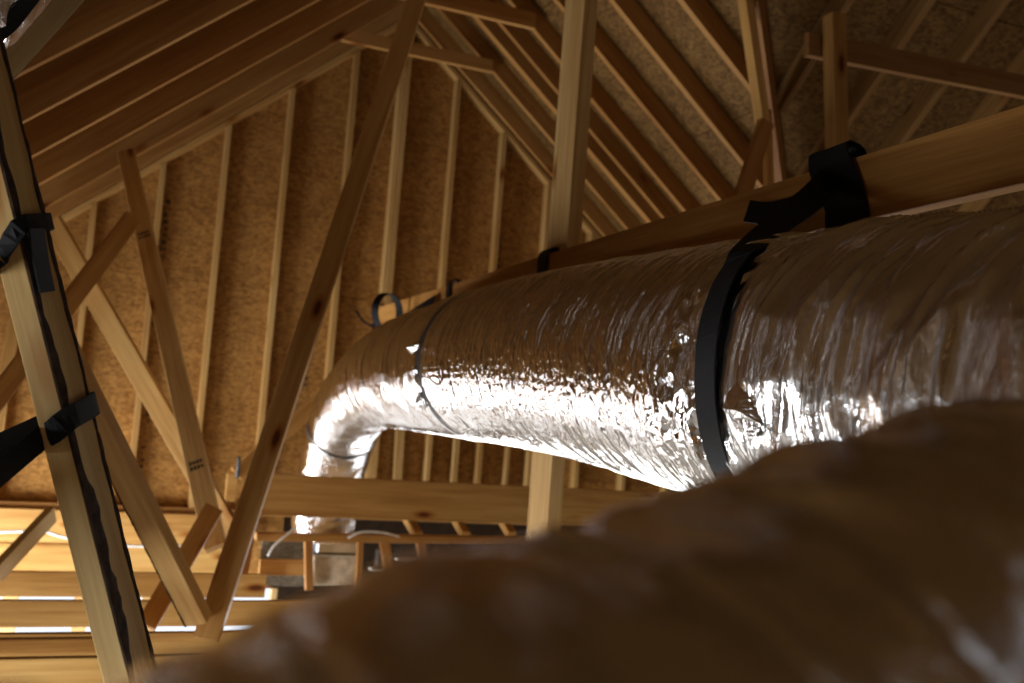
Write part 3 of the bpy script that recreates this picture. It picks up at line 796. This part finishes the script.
ribbon('loop', ring, [Vector((-0.65, 0.76, 0.1))] * 15, 0.045, 0.004, M_STRAP, lp)
ribbon('strap_tail', [at(384, 330, 5.15), at(396, 325, 5.1), at(415, 312, 4.9), at(434, 300, 4.7)], [Vector((0.2, 0.3, 1))] * 4, 0.055, 0.004, M_STRAP, lp)
ec = empty('end_tie', (BXF, 6.02, 0.55)); tag(ec, 'black cord tied at the cut end of the long beam', 'strap')
ribbon('wrap', [Vector((BXF - 0.008, 6.0, 0.47)), Vector((BXF - 0.009, 6.0, 0.56)), Vector((BXF - 0.006, 6.0, 0.64)), Vector((BXF + 0.045, 6.0, 0.645)), Vector((BXF + 0.046, 6.0, 0.5))], [Vector((0, 1, 0))] * 5, 0.05, 0.004, M_STRAP, ec)
wire('cord', [Vector((BXF - 0.01, 6.03, 0.52)), Vector((BXF - 0.03, 6.2, 0.56)), Vector((BXF - 0.06, 6.3, 0.63))], 0.008, M_STRAP, ec)
wire('cord', [Vector((BXF - 0.01, 6.0, 0.47)), Vector((BXF - 0.05, 5.9, 0.38)), Vector((BXF - 0.1, 5.8, 0.36)), Vector((BXF - 0.08, 5.7, 0.44))], 0.006, M_STRAP, ec)

# ------------------------------------------------------------------ blurred duct right in front of the lens
fg = empty('flexible_duct', (0.25, 0.5, -0.25))
tag(fg, 'out of focus foil duct filling the lower right, closest to the camera', 'duct')
FR = 0.15
sil = [((-150, 735), 0.38), ((150, 662), 0.42), ((330, 600), 0.45), ((500, 552), 0.49), ((650, 505), 0.53), ((800, 446), 0.57), ((930, 424), 0.60), ((1040, 400), 0.61)]
sp = [at(p[0], p[1], Y * 0.72) for p, Y in sil]
fc = []
for i, p in enumerate(sp):
    t = (sp[min(i + 1, len(sp) - 1)] - sp[max(i - 1, 0)]).normalized()
    n = p.normalized().cross(t).normalized()
    if n.z > 0: n = -n
    q = p + n * FR
    fc.append((q.x, q.y, q.z, FR))
fc.append((fc[-1][0] + 0.05, fc[-1][1] - 0.22, fc[-1][2] - 0.02, FR))
fc.append((fc[-1][0] + 0.0, fc[-1][1] - 0.5, fc[-1][2] - 0.05, FR))
FP, FS = smooth_path(fc, 700)
def disp_fg(S, V):
    return 0.013 * (ridge(N1(S * 24 + 1.5 * np.sin(2 * PI * V), V, 4)) - 0.5) + 0.006 * (ridge(N2(S * 40, V, 6)) - 0.5) + 0.008 * (N4(S * 46 + 2 * np.sin(2 * PI * V), V, 9) - 0.5) + 0.006 * (N3(S * 7, V, 9) - 0.5)
o = tube('foil_sleeve', FP, FS, 140, disp_fg, M_FOIL_BIG, fg)

# ------------------------------------------------------------------ duct drop: boot, plate and clutter under the header
plate = board('plate', at(255, 540, 5.42), at(640, 546, 5.42), (0, 0, 1), 0.04, 0.089, (0.9, 0.72, 0.48), None, label='low plate under the header, in front of the duct drop', cat='plate', anchor='low')
for k, (px0, py0, px1, py1, w, lab) in enumerate(((308, 541, 309, 590, 0.04, 'short upright stud left of the duct boot'), (360, 541, 358, 590, 0.03, 'short upright stud right of the duct boot'),
                                  (384, 541, 392, 590, 0.05, 'short slanting stud left of the black box'), (420, 541, 428, 590, 0.045, 'short slanting stud right of the black box'))):
    board('short_stud', at(px0, py0, 5.40), at(px1, py1, 5.40), (1, 0, 0), w, 0.05, (0.8, 0.58, 0.36), None, label=lab, cat='stud')
for k, px in enumerate((404, 452, 498)):
    board('short_strut', at(px, 512, 5.9), at(px + 14, 536, 5.6), (1, 0, 0), 0.05, 0.05, (0.8, 0.65, 0.42), None, label='small strut under the header right of the duct drop, %s of three' % ('left', 'middle', 'right')[k], cat='strut')
boot = empty('duct_boot', at(333, 585, 5.62)); tag(boot, 'grey metal boot with tan board box below the duct drop', 'duct boot')
p = at(333, 552, 5.60)
bx('collar', (p.x - 0.115, 5.50, p.z), (p.x + 0.115, 5.76, p.z + 0.075), M_STEEL, boot, 0.012)
q = at(333, 583, 5.58)
bx('box', (p.x - 0.125, 5.49, q.z), (p.x + 0.125, 5.77, p.z - 0.004), M_BOOT, boot, 0.004)
bx('flange', (p.x - 0.135, 5.475, p.z - 0.008), (p.x + 0.135, 5.775, p.z + 0.002), M_STEEL, boot, 0.001)
bk = at(284, 572, 5.6)
board('block', at(259, 567, 5.55), at(306, 567, 5.55), (0, 0, 1), 0.085, 0.038, (0.9, 0.72, 0.5), None, label='horizontal block between grey sheathing pieces left of the boot', cat='block')
for (pa, pb, lab) in (((260, 562), (306, 541), 'grey weathered sheathing scrap above the block left of the boot'), ((260, 586), (306, 572), 'grey weathered sheathing scrap below the block left of the boot')):
    a, b = at(pa[0], pa[1], 5.75), at(pb[0], pb[1], 5.75)
    bx('sheathing_scrap', (a.x, 5.75, a.z), (b.x, 5.765, b.z), M_GREY, label=lab, cat='panel')
a, b = at(376, 570, 5.75), at(394, 549, 5.75)
jb = empty('junction_box', ((a.x + b.x) / 2, 5.75, a.z)); tag(jb, 'small black box on a white shelf strip right of the boot', 'box')
bx('housing', (a.x, 5.70, a.z), (b.x, 5.80, b.z), M_PLASTIC, jb, 0.01)
wire('stem', [((a.x + b.x) / 2, 5.69, a.z + 0.01), ((a.x + b.x) / 2, 5.69, a.z + 0.04)], 0.006, M_WIRE, jb)
a, b = at(371, 571, 5.74), at(418, 569, 5.74)
bx('shelf_strip', (a.x, 5.70, a.z), (b.x, 5.80, a.z + 0.012), M_WIRE, label='white strip under the small black box', cat='strip')
a, b = at(396, 561, 5.85), at(418, 559, 5.85)
bx('shelf_strip', (a.x, 5.80, a.z), (b.x, 5.90, a.z + 0.012), M_WIRE, label='short white strip right of the small black box', cat='strip')
wire('cable', [at(268, 556, 5.36), at(275, 545, 5.35), at(295, 528, 5.36), at(305, 520, 5.38)], 0.006, M_WIRE, label='thin pale cable looping under the header by the duct', cat='cable')
wire('cable', [at(348, 538, 5.36), at(362, 532, 5.35), at(385, 533, 5.36), at(410, 540, 5.4)], 0.006, M_WIRE, label='thin pale cable arching over the low plate', cat='cable')
wire('cable', [at(-4, 532, 6.3), at(40, 531, 6.3), at(60, 536, 6.3), at(85, 541, 6.3), at(130, 546, 6.3), at(190, 546, 6.3)], 0.008, M_WIRE, label='white cable stapled along the pale rim joist', cat='cable')

# ------------------------------------------------------------------ straps on the leaning post and the duct they hold out of frame
def post_pt(t, y, z): return pm @ Vector((pL * t, y, z))
pn = (pm.to_3x3() @ Vector((0, 1, 0))).normalized(); pz = (pm.to_3x3() @ Vector((0, 0, 1))).normalized(); px_ = (pm.to_3x3() @ Vector((1, 0, 0))).normalized()

def post_strap(t, p_in, p_out, label, tail, sk, w, end_a, end_b):
    e = empty('hanging_strap', post_pt(t, 0, 0)); tag(e, label, 'strap')
    pts = [Vector(end_a), at(*p_in), post_pt(t + sk, 0.052, 0.028), post_pt(t + sk * 0.5, 0.054, 0.0), post_pt(t - 0.006, 0.053, -0.030), post_pt(t - 0.010, 0.0, -0.034), post_pt(t - 0.012, -0.052, -0.028),
           post_pt(t - 0.008, -0.055, 0.0), post_pt(t, -0.05, 0.030), at(*p_out), Vector(end_b)]
    ribbon('sling', pts, [px_] * len(pts), w, 0.003, M_STRAP, e)
    if tail:
        ribbon('strap_tail', [post_pt(t + 0.0, 0.022, -0.037), post_pt(t + 0.05, 0.022, -0.032), post_pt(t + 0.10, 0.022, -0.030)], [pn] * 3, 0.045, 0.003, M_STRAP, e)
post_strap(0.562, (-90, 552, 1.42), (-90, 500, 1.72), 'black strap round the leaning post, lower of the two', False, 0.022, 0.036, (-0.385, 1.42, -0.45), (-0.41, 1.74, -0.43))
post_strap(0.256, (-90, 322, 1.45), (-90, 290, 1.72), 'black strap with hanging tail round the leaning post, upper of the two', True, 0.05, 0.026, (-0.58, 1.48, -0.285), (-0.62, 1.72, -0.28))
def side_duct(ctrl, label):
    e = empty('flexible_duct', ctrl[0][:3]); tag(e, label, 'duct')
    P, q = smooth_path(ctrl, 160)
    tube('foil_sleeve', P, q, 72, lambda S, V: 0.012 * (ridge(N1(S * 22, V, 7)) - 0.5) + 0.006 * (ridge(N2(S * 50, V, 12)) - 0.5), M_FOIL_BIG, e, cap=True)
a, b, c = at(-620, 440, 1.75), at(-66, -66, 2.0), at(120, -240, 2.1)
side_duct([tuple(a) + (0.2,), tuple(b) + (0.2,), tuple(c) + (0.2,)], 'foil duct just peeking into the top left corner')
e = empty('hanging_strap', at(10, 20, 1.93)); tag(e, 'black strap along the duct in the top left corner', 'strap')
ribbon('sling', [at(-40, 62, 1.90), at(0, 32, 1.93), at(20, 12, 1.93), at(60, -40, 1.95)], [(0.3, 0.6, -0.6)] * 4, 0.03, 0.003, M_STRAP, e)
side_duct([(-0.60, -0.4, -0.50, 0.13), (-0.56, 0.5, -0.42, 0.13), (-0.52, 1.2, -0.42, 0.13), (-0.54, 1.7, -0.41, 0.13), (-0.80, 2.2, -0.36, 0.13), (-1.40, 2.5, -0.35, 0.13), (-2.1, 2.6, -0.35, 0.13)],
          'foil duct slung from the leaning post beyond the left edge')
